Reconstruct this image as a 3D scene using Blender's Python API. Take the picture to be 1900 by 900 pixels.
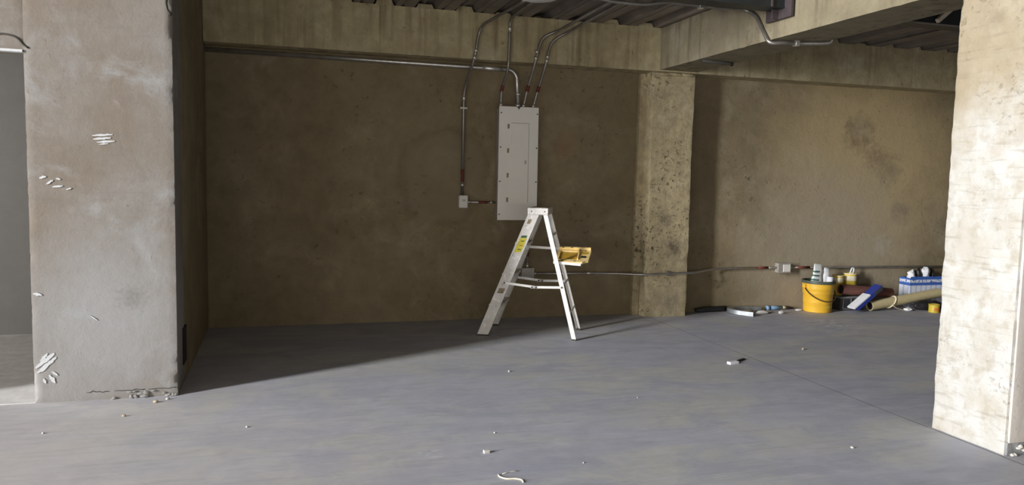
import bpy, bmesh, math, random
from mathutils import Vector, Matrix, noise

for o in list(bpy.data.objects):
    bpy.data.objects.remove(o, do_unlink=True)
SC = bpy.context.scene
COL = SC.collection

# ------------------------------------------------------------------ camera
def cam_matrix(yaw, pitch, roll, loc):
    cy, sy = math.cos(yaw), math.sin(yaw)
    f = Vector((sy*math.cos(pitch), cy*math.cos(pitch), -math.sin(pitch)))
    r = Vector((cy, -sy, 0)); u = r.cross(f)
    r2 = r*math.cos(roll) + u*math.sin(roll)
    u2 = u*math.cos(roll) - r*math.sin(roll)
    m = Matrix((r2, u2, -f)).transposed().to_4x4()
    m.translation = loc
    return m
cd = bpy.data.cameras.new('camera'); cam = bpy.data.objects.new('camera', cd); COL.objects.link(cam)
cd.sensor_fit = 'HORIZONTAL'; cd.sensor_width = 36.0; cd.lens = 1426.4/1900*36.0
cd.clip_start = 0.05; cd.clip_end = 200
cam.matrix_world = cam_matrix(math.radians(16.86), math.radians(4.878), math.radians(1.213), Vector((0, 0, 1.4)))
SC.camera = cam

# ------------------------------------------------------------------ light
w = bpy.data.worlds.new('world'); SC.world = w; w.use_nodes = True
w.node_tree.nodes['Background'].inputs[0].default_value = (0.75, 0.85, 1.0, 1)
w.node_tree.nodes['Background'].inputs[1].default_value = 1.0
ld = bpy.data.lights.new('daylight_through_opening', 'AREA'); ld.shape = 'RECTANGLE'
ld.size = 1.6; ld.size_y = 7.6; ld.energy = 6300; ld.color = (.975, .985, 1.0)
lo = bpy.data.objects.new('daylight_through_opening', ld); COL.objects.link(lo)
lo.location = (-14.12, -1.2, 4.2)
lo.rotation_euler = (math.pi/2, 0, -math.pi/2)          # faces +X, height along Z
ld2 = bpy.data.lights.new('added_back_room_fill', 'AREA'); ld2.shape = 'RECTANGLE'
ld2.size = .9; ld2.size_y = 1.2; ld2.energy = 70; ld2.color = (1, .97, .93)
lo2 = bpy.data.objects.new('added_back_room_fill', ld2); COL.objects.link(lo2)
lo2.location = (-4.95, 6.2, 1.6); lo2.rotation_euler = (math.pi/2, 0, -math.pi/2)  # added lamp, brightens the wall seen through the doorway
ld3 = bpy.data.lights.new('added_front_fill', 'AREA'); ld3.shape = 'RECTANGLE'
ld3.size = 11.5; ld3.size_y = 1.2; ld3.energy = 225; ld3.color = (1.0, .94, .82)
lo3 = bpy.data.objects.new('added_front_fill', ld3); COL.objects.link(lo3)
lo3.location = (-2.9, -4.12, .95); lo3.rotation_euler = (math.pi/2, 0, 0)     # faces +Y; unseen fill lamp added to brighten recess and beams
SC.view_settings.view_transform = 'Standard'; SC.view_settings.look = 'None'
SC.view_settings.gamma = 1.0; SC.view_settings.use_curve_mapping = False
SC.view_settings.exposure = 0.0

# ------------------------------------------------------------------ materials
def new_mat(name):
    m = bpy.data.materials.new(name); m.use_nodes = True
    return m, m.node_tree, m.node_tree.nodes['Principled BSDF']
def c4(c): return (c[0], c[1], c[2], 1)
class NT:
    def __init__(s, nt, p):
        s.nt = nt; s.p = p
        s.tc = nt.nodes.new('ShaderNodeTexCoord')
        s.vec = s.tc.outputs['Object']
    def map(s, scale=(1, 1, 1), loc=(0, 0, 0), rot=(0, 0, 0)):
        n = s.nt.nodes.new('ShaderNodeMapping'); s.nt.links.new(s.vec, n.inputs[0])
        n.inputs['Scale'].default_value = scale; n.inputs['Location'].default_value = loc
        n.inputs['Rotation'].default_value = rot
        return n.outputs[0]
    def noise(s, scale, detail=4, rough=.55, vec=None, dist=0.0):
        n = s.nt.nodes.new('ShaderNodeTexNoise'); s.nt.links.new(vec if vec else s.vec, n.inputs['Vector'])
        n.inputs['Scale'].default_value = scale; n.inputs['Detail'].default_value = detail
        n.inputs['Roughness'].default_value = rough; n.inputs['Distortion'].default_value = dist
        return n.outputs['Fac']
    def ramp(s, fac, a, b, lo=0.0, hi=1.0):
        n = s.nt.nodes.new('ShaderNodeMapRange'); s.nt.links.new(fac, n.inputs[0])
        n.inputs[1].default_value = a; n.inputs[2].default_value = b
        n.inputs[3].default_value = lo; n.inputs[4].default_value = hi
        n.clamp = True
        return n.outputs[0]
    def math(s, op, a, b=None):
        n = s.nt.nodes.new('ShaderNodeMath'); n.operation = op
        for i, v in enumerate((a, b)):
            if v is None: continue
            if isinstance(v, (int, float)): n.inputs[i].default_value = v
            else: s.nt.links.new(v, n.inputs[i])
        return n.outputs[0]
    def mix(s, fac, a, b, mode='MIX'):
        n = s.nt.nodes.new('ShaderNodeMix'); n.data_type = 'RGBA'; n.blend_type = mode
        if isinstance(fac, (int, float)): n.inputs[0].default_value = fac
        else: s.nt.links.new(fac, n.inputs[0])
        for i, v in ((6, a), (7, b)):
            if isinstance(v, tuple): n.inputs[i].default_value = c4(v)
            else: s.nt.links.new(v, n.inputs[i])
        return n.outputs[2]
    def dist(s, pt):
        n = s.nt.nodes.new('ShaderNodeVectorMath'); n.operation = 'DISTANCE'
        s.nt.links.new(s.vec, n.inputs[0]); n.inputs[1].default_value = pt
        return n.outputs['Value']
    def sep(s):
        n = s.nt.nodes.new('ShaderNodeSeparateXYZ'); s.nt.links.new(s.vec, n.inputs[0])
        return n.outputs
    def bump(s, h, strength, dist=0.01, prev=None):
        n = s.nt.nodes.new('ShaderNodeBump'); n.inputs['Strength'].default_value = strength
        n.inputs['Distance'].default_value = dist
        s.nt.links.new(h, n.inputs['Height'])
        if prev: s.nt.links.new(prev, n.inputs['Normal'])
        return n.outputs[0]
    def out(s, col=None, rough=None, normal=None):
        if col is not None: s.nt.links.new(col, s.p.inputs['Base Color'])
        if rough is not None:
            if isinstance(rough, (int, float)): s.p.inputs['Roughness'].default_value = rough
            else: s.nt.links.new(rough, s.p.inputs['Roughness'])
        if normal is not None: s.nt.links.new(normal, s.p.inputs['Normal'])

def concrete(name, a, b, dark, light=None, big=1.3, pit=0.6, pit_scale=26, bump=.5, boards=False, streak=0.0,
             stains=(), hor=0.0, wash_light=None, mottle=.32, pit_thr=(.60, .72), rough=.9):
    m, nt, p = new_mat(name); n = NT(nt, p)
    col = n.mix(n.ramp(n.noise(big, 5, .6, dist=.6), .38, .64), a, b)
    if light: col = n.mix(n.ramp(n.noise(big*2.3, 6, .65, vec=n.map(loc=(7, 3, 5)), dist=.8), .52, .72), col, light)
    mot = n.noise(pit_scale*.35, 6, .7)
    col = n.mix(n.ramp(mot, .3, .72, mottle, 0.0), col, dark)
    if wash_light:      # limewash up to a ragged line, low daylight painted into its tone
        zz, soft, wa, wb = wash_light
        h = n.math('ADD', n.sep()[2], n.math('MULTIPLY', n.math('SUBTRACT', n.noise(4, 5, .65), .5), .9))
        wc = n.mix(n.ramp(n.noise(5, 5, .65, vec=n.map(loc=(3, 1, 8))), .4, .6), wa, wb)
        cov = n.ramp(n.noise(13, 5, .65, vec=n.map(loc=(6, 1, 2))), .34, .5, .55, 1.0)
        col = n.mix(n.math('MULTIPLY', n.ramp(h, zz-soft, zz+soft, 1, 0), cov), col, wc)
    # pits gather in patches
    patch = n.ramp(n.noise(2.2, 3, .6, vec=n.map(loc=(2, 9, 4))), .42, .62)
    pits = n.ramp(n.noise(pit_scale, 4, .65, dist=.4), pit_thr[0], pit_thr[1])
    pm = n.math('MULTIPLY', n.math('MULTIPLY', pits, patch), pit)
    col = n.mix(pm, col, dark)
    if hor:
        hs = n.noise(9, 4, .6, vec=n.map(scale=(.5, .5, 5)))
        col = n.mix(n.ramp(hs, .56, .70, 0, hor), col, dark)
    if streak:
        vs = n.noise(10, 4, .6, vec=n.map(scale=(1, 1, .05)))
        vm = n.ramp(n.noise(.9, 2, .5, vec=n.map(loc=(4, 4, 0))), .42, .6)
        col = n.mix(n.math('MULTIPLY', n.ramp(vs, .5, .68, 0, streak), vm), col, dark)
    for (pt, r0, r1, c, amt, nscale, nam) in stains:
        d = n.math('ADD', n.dist(pt), n.math('MULTIPLY', n.math('SUBTRACT', n.noise(nscale, 5, .6), .5), nam))
        col = n.mix(n.ramp(d, r0, r1, amt, 0.0), col, c)
    nb = n.bump(n.noise(pit_scale*.5, 8, .7), bump, .012)
    nb = n.bump(n.math('SUBTRACT', 1.0, pm), bump, .012, nb)
    if boards:
        xyz = n.sep()
        t = n.math('ADD', n.math('ADD', xyz[0], xyz[1]), n.math('MULTIPLY', n.noise(.9, 2, .5, vec=n.map(scale=(1, 1, .1))), .55))
        f = n.math('ABSOLUTE', n.math('SUBTRACT', n.math('FRACT', n.math('MULTIPLY', t, 2.4)), .5))
        line = n.ramp(f, .0, .022, 1.0, 0.0)
        col = n.mix(n.math('MULTIPLY', line, n.ramp(n.noise(1.7, 2, .5), .42, .6, .05, .6)), col, dark)
        nb = n.bump(n.math('SUBTRACT', 1.0, line), .15, .01, nb)
    n.out(col, rough, nb)
    p.inputs['Specular IOR Level'].default_value = .2
    return m

def simple(name, col, rough=.6, metal=0.0, var=.15, scale=12, bump=.0, dark=None, spec=.4):
    m, nt, p = new_mat(name); n = NT(nt, p)
    d = dark if dark else tuple(x*(1-var*2) for x in col)
    c = n.mix(n.ramp(n.noise(scale, 5, .6), .4, .75, 0, .8), col, d)
    nb = n.bump(n.noise(scale*2, 5, .6), bump, .006) if bump else None
    n.out(c, rough, nb)
    p.inputs['Metallic'].default_value = metal
    p.inputs['Specular IOR Level'].default_value = spec
    return m

M = {}
M['plaster'] = concrete('grey_pink_plaster', (.19, .158, .128), (.235, .222, .205), (.12, .102, .08), (.29, .29, .285), big=.9,
                        pit=.45, pit_scale=30, bump=.35, pit_thr=(.62, .74), hor=.18,
                        stains=[((-1.0, 5.08, .45), .2, .7, (.30, .305, .31), .65, 9, .25),
                                ((-.86, 5.08, .62), .0, .10, (.15, .14, .125), .6, 40, .22),
                                ((-1.3, 5.08, .05), .0, .3, (.30, .30, .30), .4, 8, .3)])
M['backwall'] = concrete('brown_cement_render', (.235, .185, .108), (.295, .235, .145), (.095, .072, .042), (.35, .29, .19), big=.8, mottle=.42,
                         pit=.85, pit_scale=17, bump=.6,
                         stains=[((6.4, 7.24, 1.75), .6, 1.5, (.47, .36, .195), .9, 2.0, 1.1),  # paler render patch, also painted up for light missing in this bay
                                 ((6.25, 7.24, 1.98), .05, .24, (.16, .12, .075), .75, 9, .5),
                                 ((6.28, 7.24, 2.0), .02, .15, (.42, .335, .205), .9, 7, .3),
                                 ((6.7, 7.24, 1.55), .0, .22, (.19, .15, .095), .6, 9, .5),
                                 ((6.5, 7.24, 1.7), .0, .2, (.17, .13, .085), .6, 22, .5),
                                 ((6.9, 7.24, 1.10), .03, .16, (.19, .155, .11), .6, 10, .4),
                                 ((6.65, 7.24, .70), .0, .14, (.46, .44, .41), .7, 18, .4),
                                 ((5.9, 7.24, .6), .5, 1.4, (.33, .28, .205), .8, 2, 1.0),  # lower right bay lightened too, brightness put into the colour
                                 ((2.75, 7.24, 1.72), .03, .16, (.25, .14, .07), .5, 6, .25),
                                 ((1.5, 7.24, 1.4), .44, .50, (.14, .11, .07), .35, 2.5, .3),
                                 ((1.5, 7.24, 1.4), .36, .44, (.28, .23, .15), .35, 2.5, .3)])
M['beam'] = concrete('board_marked_concrete', (.45, .38, .225), (.50, .43, .265), (.19, .145, .08), (.55, .49, .34), big=1.2,
                     pit=.9, pit_scale=18, bump=.6, boards=True, streak=.9, mottle=.6)
M['crossbeam'] = concrete('pale_cast_concrete', (.245, .21, .135), (.275, .237, .155), (.11, .088, .058), (.315, .28, .20), big=1.0,
                          pit=.7, pit_scale=20, bump=.6, streak=1.0, mottle=.5,
                          stains=[((3.6, 5.95, 2.7), .06, .26, (.22, .18, .125), .6, 12, .3)])
M['column'] = concrete('pitted_column_concrete', (.50, .41, .245), (.55, .46, .285), (.13, .10, .06), (.60, .52, .36), big=1.6,
                       pit=1.0, pit_scale=26, bump=1.0, pit_thr=(.575, .68), mottle=.6,
                       stains=[((3.85, 7.03, .72), .0, .13, (.11, .085, .06), .85, 24, .3),
                               ((3.75, 7.03, 1.0), .0, .1, (.14, .11, .08), .7, 26, .3),
                               ((3.8, 7.03, .12), .0, .2, (.17, .14, .11), .6, 20, .35)])
M['white_column'] = concrete('limewash_and_daylight_concrete', (.355, .29, .195), (.39, .33, .23), (.20, .16, .11), (.42, .37, .27), big=1.4,
                             pit=.6, pit_scale=24, bump=.7, hor=.35, pit_thr=(.58, .70),
                             stains=[((3.625, 3.22, 2.29), .0, .07, (.27, .22, .15), .8, 22, .14), ((3.625, 3.14, 2.36), .0, .03, (.25, .2, .14), .7, 12, .1)],  # darker tone for a chipped spot, its shadow painted in
                             wash_light=(1.75, .25, (.47, .44, .385), (.53, .52, .49)))  # limewash tone, partly painted daylight that stops at this height
M['front_plaster'] = concrete('beige_column_plaster', (.60, .54, .48), (.64, .59, .53), (.42, .38, .33), big=2, pit=.4, bump=.3)
M['raw'] = concrete('raw_grey_concrete', (.26, .26, .26), (.34, .34, .34), (.14, .14, .14), (.5, .5, .5), big=6, pit=.8, pit_scale=30, bump=1)
M['far_wall'] = concrete('grey_painted_wall', (.33, .325, .32), (.36, .355, .35), (.26, .25, .24), big=.8, pit=.1, bump=.1)
M['hall'] = concrete('dark_hall_render', (.075, .068, .06), (.09, .08, .07), (.05, .045, .04), big=.8, pit=.2, bump=.2)

def floor_mat():
    m, nt, p = new_mat('trowelled_floor_concrete'); n = NT(nt, p)
    st = n.map(scale=(.8, 1.25, 1), rot=(0, 0, .5))
    a = n.noise(.95, 5, .62, vec=st, dist=.5)
    col = n.mix(n.ramp(a, .43, .57), (.45, .455, .515), (.50, .495, .47))
    b = n.noise(1.9, 6, .65, vec=n.map(scale=(.75, 1.5, 1), loc=(5, 2, 0), rot=(0, 0, .4)), dist=.7)
    col = n.mix(n.ramp(b, .46, .60, 0, .75), col, (.365, .37, .44))
    d = n.noise(2.6, 6, .7, vec=n.map(scale=(.7, 2.2, 1), loc=(1, 8, 0)), dist=.6)
    col = n.mix(n.ramp(d, .52, .74, 0, .6), col, (.56, .56, .565))
    # warmer tone with a ragged edge around the left foreground
    g = n.math('ADD', n.dist((-2.6, 3.0, 0)), n.math('MULTIPLY', n.math('SUBTRACT', n.noise(1.0, 5, .6), .5), 2.6))
    col = n.mix(n.ramp(g, 1.6, 3.6, .75, 0.0), col, (.54, .495, .45))
    e = n.noise(5.5, 7, .72, dist=.8)
    col = n.mix(n.ramp(e, .35, .68, .35, 0.0), col, (.30, .30, .335))
    tr = n.noise(16, 5, .7, vec=n.map(scale=(.14, 1.5, 1), rot=(0, 0, .15)))
    col = n.mix(n.ramp(tr, .52, .70, 0, .4), col, (.27, .27, .30))
    tr2 = n.noise(20, 4, .7, vec=n.map(scale=(.12, 1.3, 1), rot=(0, 0, -.2), loc=(3, 3, 0)))
    col = n.mix(n.ramp(tr2, .62, .76, 0, .5), col, (.62, .62, .63))
    # dusty white scuffs at two places
    for pt, r in (((5.2, 6.35, 0), .55), ((.72, 3.72, 0), .10)):
        k = n.ramp(n.dist(pt), 0, r, 1, 0)
        s = n.ramp(n.noise(14, 5, .7, vec=n.map(scale=(.3, 1.4, 1), rot=(0, 0, .5)), dist=1.5), .52, .6)
        col = n.mix(n.math('MULTIPLY', k, s), col, (.72, .72, .74))
    fine = n.noise(60, 4, .7)
    col = n.mix(n.ramp(fine, .58, .75, 0, .25), col, (.25, .25, .27))
    nb = n.bump(n.noise(30, 6, .7, vec=n.map(scale=(.4, 1.5, 1))), .12, .006)
    n.out(col, n.ramp(b, .3, .7, .55, .75), nb)
    p.inputs['Specular IOR Level'].default_value = .3
    return m
M['floor'] = floor_mat()
M['joint'] = simple('dark_joint_dirt', (.13, .13, .135), .95, 0, .35, 4)
M['tile'] = concrete('streaked_floor_next_room', (.60, .59, .58), (.66, .65, .64), (.28, .25, .23), big=1.2, mottle=.5, hor=0, pit=.2, bump=.1, rough=.6)
M['deck'] = simple('galvanised_deck', (.235, .205, .18), .5, .35, .22, 5, .1)
M['steel'] = simple('dark_painted_steel', (.028, .033, .033), .45, .3, .2, 8)
M['primer'] = simple('dark_red_primer', (.055, .040, .042), .7, 0, .2, 20)
M['flange_edge'] = simple('pale_steel_edge', (.33, .31, .28), .5, .5)
M['emt'] = simple('galvanised_conduit', (.52, .50, .47), .34, .85, .18, 14)
M['emt_dark'] = simple('tarnished_conduit', (.30, .275, .245), .42, .75, .2, 10)
M['coupling'] = simple('zinc_fitting', (.72, .70, .66), .3, .8)
M['red'] = simple('red_tape', (.15, .036, .022), .7)
M['panel'] = simple('grey_enamel', (.84, .80, .73), .5, 0, .04, 3)
M['panel_side'] = simple('shaded_grey_enamel', (.42, .39, .34), .5)  # same enamel darkened, side shade painted into the colour
M['panel_line'] = simple('door_seam', (.47, .44, .385), .6)
M['brown_tag'] = simple('brown_cutout', (.32, .255, .17), .7, 0, .3, 60)
M['screw'] = simple('dark_screw', (.10, .09, .08), .5, .5)
M['box_grey'] = simple('zinc_box', (.46, .43, .385), .5, .4, .2, 30)
M['box_white'] = simple('white_switch_box', (.70, .675, .62), .5, 0, .05)
M['lamp'] = simple('white_lamp_housing', (.72, .70, .66), .5, 0, .05)
M['black'] = simple('black_plastic', (.018, .018, .018), .5)
M['wire'] = simple('dark_cable', (.05, .045, .035), .6)
M['pale_wood'] = simple('pale_new_timber', (.62, .53, .40), .8, 0, .12, 30, .2)
M['crumb'] = simple('broken_grey_plaster', (.25, .24, .225), .95, 0, .25, 40)
M['wood'] = simple('old_wood', (.36, .29, .20), .8, 0, .2, 30, .3)
M['chalk_lit_edge'] = simple('white_smear_lit_edge', (.50, .505, .51), .95, 0, .06, 40, .3)

def alu():
    m, nt, p = new_mat('paint_splashed_aluminium'); n = NT(nt, p)
    col = n.mix(n.ramp(n.noise(9, 5, .65), .38, .66), (.66, .63, .59), (.56, .53, .49))
    col = n.mix(n.ramp(n.noise(24, 5, .7, vec=n.map(loc=(1, 2, 3))), .56, .63), col, (.80, .78, .75))
    col = n.mix(n.ramp(n.noise(34, 4, .65, vec=n.map(loc=(4, 2, 8))), .63, .68, 0, .8), col, (.20, .175, .15))
    n.out(col, .5); p.inputs['Metallic'].default_value = .15
    return m
M['alu'] = alu()
M['alu_clean'] = simple('bare_aluminium', (.72, .70, .67), .4, .4, .1, 30)
M['rubber'] = simple('rubber_foot', (.06, .055, .05), .8)
M['shelf'] = simple('yellow_plastic_shelf', (.72, .50, .16), .5, 0, .10, 20, 0, (.85, .72, .45))
M['shelf_in'] = simple('amber_tray', (.52, .31, .03), .5, 0, .2, 25)
M['sticker'] = simple('yellow_sticker', (.66, .58, .05), .6, 0, .25, 45, 0, (.5, .35, .02))
M['green'] = simple('dark_green_print', (.05, .12, .03), .6)
M['bucket'] = simple('yellow_bucket', (.72, .42, .035), .45, 0, .14, 9, 0, (.60, .33, .03))
M['rim'] = simple('green_grey_rim', (.07, .085, .065), .5)
M['bail'] = simple('dark_handle', (.06, .035, .012), .6)
M['label'] = simple('pale_bucket_label', (.62, .46, .06), .6)
M['white_bag'] = simple('white_plastic_bag', (.74, .74, .76), .5, 0, .12, 14, .2)
M['white_roll'] = simple('white_fleece_roll', (.82, .82, .85), .8)
M['cream'] = simple('cream_pot', (.78, .70, .52), .5, 0, .06)
M['pot_yellow'] = simple('yellow_pot_band', (.66, .50, .06), .5)
M['red_carpet'] = simple('dark_red_roll', (.17, .07, .052), .9, 0, .2, 40, .5)
M['hollow_shade'] = simple('painted_hollow_shade', (.015, .012, .012), .9)  # near-black colour painted where hollows lie in shade
M['crate'] = simple('charcoal_crate', (.045, .048, .05), .6)
M['crate_edge'] = simple('grey_crate_edge', (.20, .20, .20), .6)
M['blue'] = simple('deep_blue_print', (.022, .04, .24), .5, 0, .1, 20)
M['sky_blue'] = simple('sky_blue_print', (.05, .13, .46), .5, 0, .2, 18)
M['card'] = simple('tan_cardboard', (.56, .47, .26), .85, 0, .08, 30)
M['tin_yellow'] = simple('yellow_tin', (.55, .42, .04), .5)
M['orange'] = simple('orange_label', (.60, .20, .03), .6)
M['light_blue'] = simple('light_blue_plastic', (.22, .38, .55), .4)
M['pale_green'] = simple('pale_green_plastic', (.60, .62, .40), .5)
M['silver'] = simple('bent_sheet_metal', (.42, .44, .45), .35, .7, .25, 12)
M['debris'] = simple('pale_rubble', (.58, .55, .50), .9, 0, .15, 60, .4)

def stripes_bag():
    m, nt, p = new_mat('white_bag_green_print'); n = NT(nt, p)
    xyz = n.sep()
    z = n.math('ADD', xyz[2], n.math('MULTIPLY', n.noise(14, 2, .5), .03))
    f = n.math('FRACT', n.math('MULTIPLY', z, 22.0))
    band = n.math('MULTIPLY', n.ramp(f, .35, .5), n.ramp(f, .8, .92, 1, 0))
    side = n.math('MULTIPLY', n.ramp(xyz[0], .012, .022, 1, 0), n.ramp(xyz[2], .450, .460, 1, 0))
    col = n.mix(n.math('MULTIPLY', band, side), (.74, .75, .73), (.045, .13, .10))
    n.out(col, .5)
    return m
M['bag_print'] = stripes_bag()
def blue_box_mat():
    m, nt, p = new_mat('blue_white_packaging'); n = NT(nt, p)
    xyz = n.sep()
    f = n.math('FRACT', n.math('MULTIPLY', n.math('ADD', xyz[0], xyz[1]), 14.0))
    lower = n.mix(n.ramp(f, .70, .80), (.66, .68, .75), (.42, .48, .66))
    mid = n.ramp(n.math('ABSOLUTE', n.math('SUBTRACT', xyz[2], .30)), .012, .02, 1, 0)
    upper = n.mix(n.math('MULTIPLY', mid, n.ramp(n.noise(40, 3, .6), .42, .5)), (.045, .12, .42), (.66, .68, .72))
    col = n.mix(n.ramp(xyz[2], .245, .255), lower, upper)
    n.out(col, .5)
    return m
M['blue_box'] = blue_box_mat()

# ------------------------------------------------------------------ builders
def link(name, me, mat, parent=None, loc=None):
    o = bpy.data.objects.new(name, me); COL.objects.link(o)
    if mat and not me.materials: me.materials.append(M[mat] if isinstance(mat, str) else mat)
    if loc is not None: o.location = loc
    if parent: o.parent = parent
    return o
def tag(o, label, cat=None, group=None, kind=None):
    o['label'] = label
    if cat: o['category'] = cat
    if group: o['group'] = group
    if kind: o['kind'] = kind
    return o
def empty(name, label, cat, loc=(0, 0, 0), rz=0.0, group=None):
    o = bpy.data.objects.new(name, None); COL.objects.link(o)
    o.location = loc; o.rotation_euler = (0, 0, rz); o.empty_display_size = .1
    return tag(o, label, cat, group)
def finish(bm, smooth=False, name='mesh'):
    bmesh.ops.recalc_face_normals(bm, faces=bm.faces[:])
    me = bpy.data.meshes.new(name); bm.to_mesh(me); bm.free()
    if smooth:
        for p in me.polygons: p.use_smooth = True
    return me
def bm_box(bm, lo, hi, bevel=0.0, mat=None):
    x0, y0, z0 = lo; x1, y1, z1 = hi
    vs = [bm.verts.new(c) for c in ((x0,y0,z0),(x1,y0,z0),(x1,y1,z0),(x0,y1,z0),(x0,y0,z1),(x1,y0,z1),(x1,y1,z1),(x0,y1,z1))]
    if mat is not None:
        for v in vs: v.co = mat @ v.co
    fs = [bm.faces.new([vs[i] for i in f]) for f in ((3,2,1,0),(4,5,6,7),(0,1,5,4),(1,2,6,5),(2,3,7,6),(3,0,4,7))]
    if bevel:
        es = list({e for f in fs for e in f.edges})
        bmesh.ops.bevel(bm, geom=es, offset=bevel, segments=2, affect='EDGES', profile=.6)
def box(name, lo, hi, mat, parent=None, bevel=0.0, xf=None):
    bm = bmesh.new(); bm_box(bm, lo, hi, bevel, xf)
    return link(name, finish(bm), mat, parent)
def fillet(pts, r, seg=6):
    pts = [Vector(p) for p in pts]; out = [pts[0]]
    for i in range(1, len(pts)-1):
        a, b, c = pts[i-1], pts[i], pts[i+1]
        d1, d2 = (a-b), (c-b); l = min(r, d1.length*.48, d2.length*.48)
        p0, p2 = b+d1.normalized()*l, b+d2.normalized()*l
        for k in range(seg+1):
            t = k/seg; out.append(p0*(1-t)**2 + b*2*t*(1-t) + p2*t*t)
    out.append(pts[-1]); return out
def bm_tube(bm, pts, r, sides=12, cap=True, sect=None):
    pts = [Vector(p) for p in pts]; rings = []
    t0 = (pts[1]-pts[0]).normalized()
    up = Vector((0, 0, 1)) if abs(t0.z) < .9 else Vector((0, 1, 0))
    nrm = (up - t0*up.dot(t0)).normalized()
    for i, p in enumerate(pts):
        if i == 0: t = t0
        elif i == len(pts)-1: t = (pts[i]-pts[i-1]).normalized()
        else: t = ((pts[i+1]-pts[i]).normalized() + (pts[i]-pts[i-1]).normalized()).normalized()
        nrm = (nrm - t*nrm.dot(t)).normalized(); b = t.cross(nrm)
        rr = r[i] if isinstance(r, (list, tuple)) else r
        if sect: ring = [bm.verts.new(p + b*s[0] + nrm*s[1]) for s in sect]
        else: ring = [bm.verts.new(p + (b*math.cos(a) + nrm*math.sin(a))*rr) for a in (2*math.pi*k/sides for k in range(sides))]
        rings.append(ring)
    n = len(rings[0])
    for A, B in zip(rings, rings[1:]):
        for k in range(n): bm.faces.new((A[k], A[(k+1) % n], B[(k+1) % n], B[k]))
    if cap:
        bm.faces.new(rings[0][::-1]); bm.faces.new(rings[-1])
def tube(name, pts, r, mat, parent=None, sides=12, cap=True, loc=None):
    bm = bmesh.new(); bm_tube(bm, pts, r, sides, cap)
    return link(name, finish(bm, True), mat, parent, loc)
def bm_lathe(bm, prof, seg=24, c=(0, 0, 0), close=False):
    rings = []
    for r, z in prof:
        if r < 1e-5: rings.append([bm.verts.new((c[0], c[1], c[2]+z))])
        else: rings.append([bm.verts.new((c[0]+r*math.cos(2*math.pi*k/seg), c[1]+r*math.sin(2*math.pi*k/seg), c[2]+z)) for k in range(seg)])
    prs = list(zip(rings, rings[1:]))
    if close: prs.append((rings[-1], rings[0]))
    for A, B in prs:
        for k in range(seg):
            k2 = (k+1) % seg
            if len(A) == 1 and len(B) == 1: continue
            if len(A) == 1: bm.faces.new((A[0], B[k2], B[k]))
            elif len(B) == 1: bm.faces.new((A[k], A[k2], B[0]))
            else: bm.faces.new((A[k], A[k2], B[k2], B[k]))
def lathe(name, prof, mat, parent=None, seg=24, loc=None, c=(0, 0, 0)):
    bm = bmesh.new(); bm_lathe(bm, prof, seg, c)
    me = finish(bm, True)
    o = link(name, me, mat, parent, loc)
    me.set_sharp_from_angle(angle=math.radians(40))
    return o
def bm_prism(bm, p0, p1, A, B, poly):
    p0, p1, A, B = map(Vector, (p0, p1, A, B))
    r0 = [bm.verts.new(p0 + A*a + B*b) for a, b in poly]; r1 = [bm.verts.new(p1 + A*a + B*b) for a, b in poly]
    n = len(poly)
    for k in range(n): bm.faces.new((r0[k], r0[(k+1) % n], r1[(k+1) % n], r1[k]))
    bm.faces.new(r0[::-1]); bm.faces.new(r1)
def prism(name, p0, p1, A, B, poly, mat, parent=None):
    bm = bmesh.new(); bm_prism(bm, p0, p1, A, B, poly)
    return link(name, finish(bm), mat, parent)
def rough_box(name, lo, hi, step, mat, amp=.004, chip=.02, freq=3.0, seed=0, parent=None, base_chip=0.0):
    """cast or rendered block: faces slightly wavy, arrises knocked off here and there"""
    n = [max(1, int(round((hi[i]-lo[i])/step))) for i in range(3)]
    off = Vector((seed*3.1, seed*1.7, seed*2.3))
    bm = bmesh.new(); V = {}
    ctr = [(lo[i]+hi[i])/2 for i in range(3)]
    def vert(i, j, k):
        key = (i, j, k)
        if key in V: return V[key]
        p = Vector((lo[0]+(hi[0]-lo[0])*i/n[0], lo[1]+(hi[1]-lo[1])*j/n[1], lo[2]+(hi[2]-lo[2])*k/n[2]))
        on = [q in (0, n[a]) for a, q in enumerate(key)]
        d = Vector((0, 0, 0)); cnt = sum(on)
        for a in range(3):
            if not on[a]: continue
            s = 1 if p[a] > ctr[a] else -1
            d[a] += s*amp*(noise.noise(p*freq+off) + .5*noise.noise(p*freq*4+off))
            if cnt >= 2:
                c = noise.noise(p*9+off)*.6 + noise.noise(p*31+off)*.5
                d[a] -= s*(.003 + chip*max(0, c)**1.5)
                if base_chip and k and p.z < lo[2]+.25:
                    d[a] -= s*base_chip*max(0, noise.noise(p*26+off)+.1)
        if on[2]: d[2] = 0
        V[key] = bm.verts.new(p+d); return V[key]
    def grid(ax, val):
        a, b = [q for q in range(3) if q != ax]
        for i in range(n[a]):
            for j in range(n[b]):
                q = []
                for di, dj in ((0, 0), (1, 0), (1, 1), (0, 1)):
                    k = [0, 0, 0]; k[ax] = val; k[a] = i+di; k[b] = j+dj; q.append(vert(*k))
                bm.faces.new(q)
    for ax in range(3): grid(ax, 0); grid(ax, n[ax])
    me = finish(bm, True)
    me.set_sharp_from_angle(angle=math.radians(45))
    return link(name, me, mat, parent)
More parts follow.
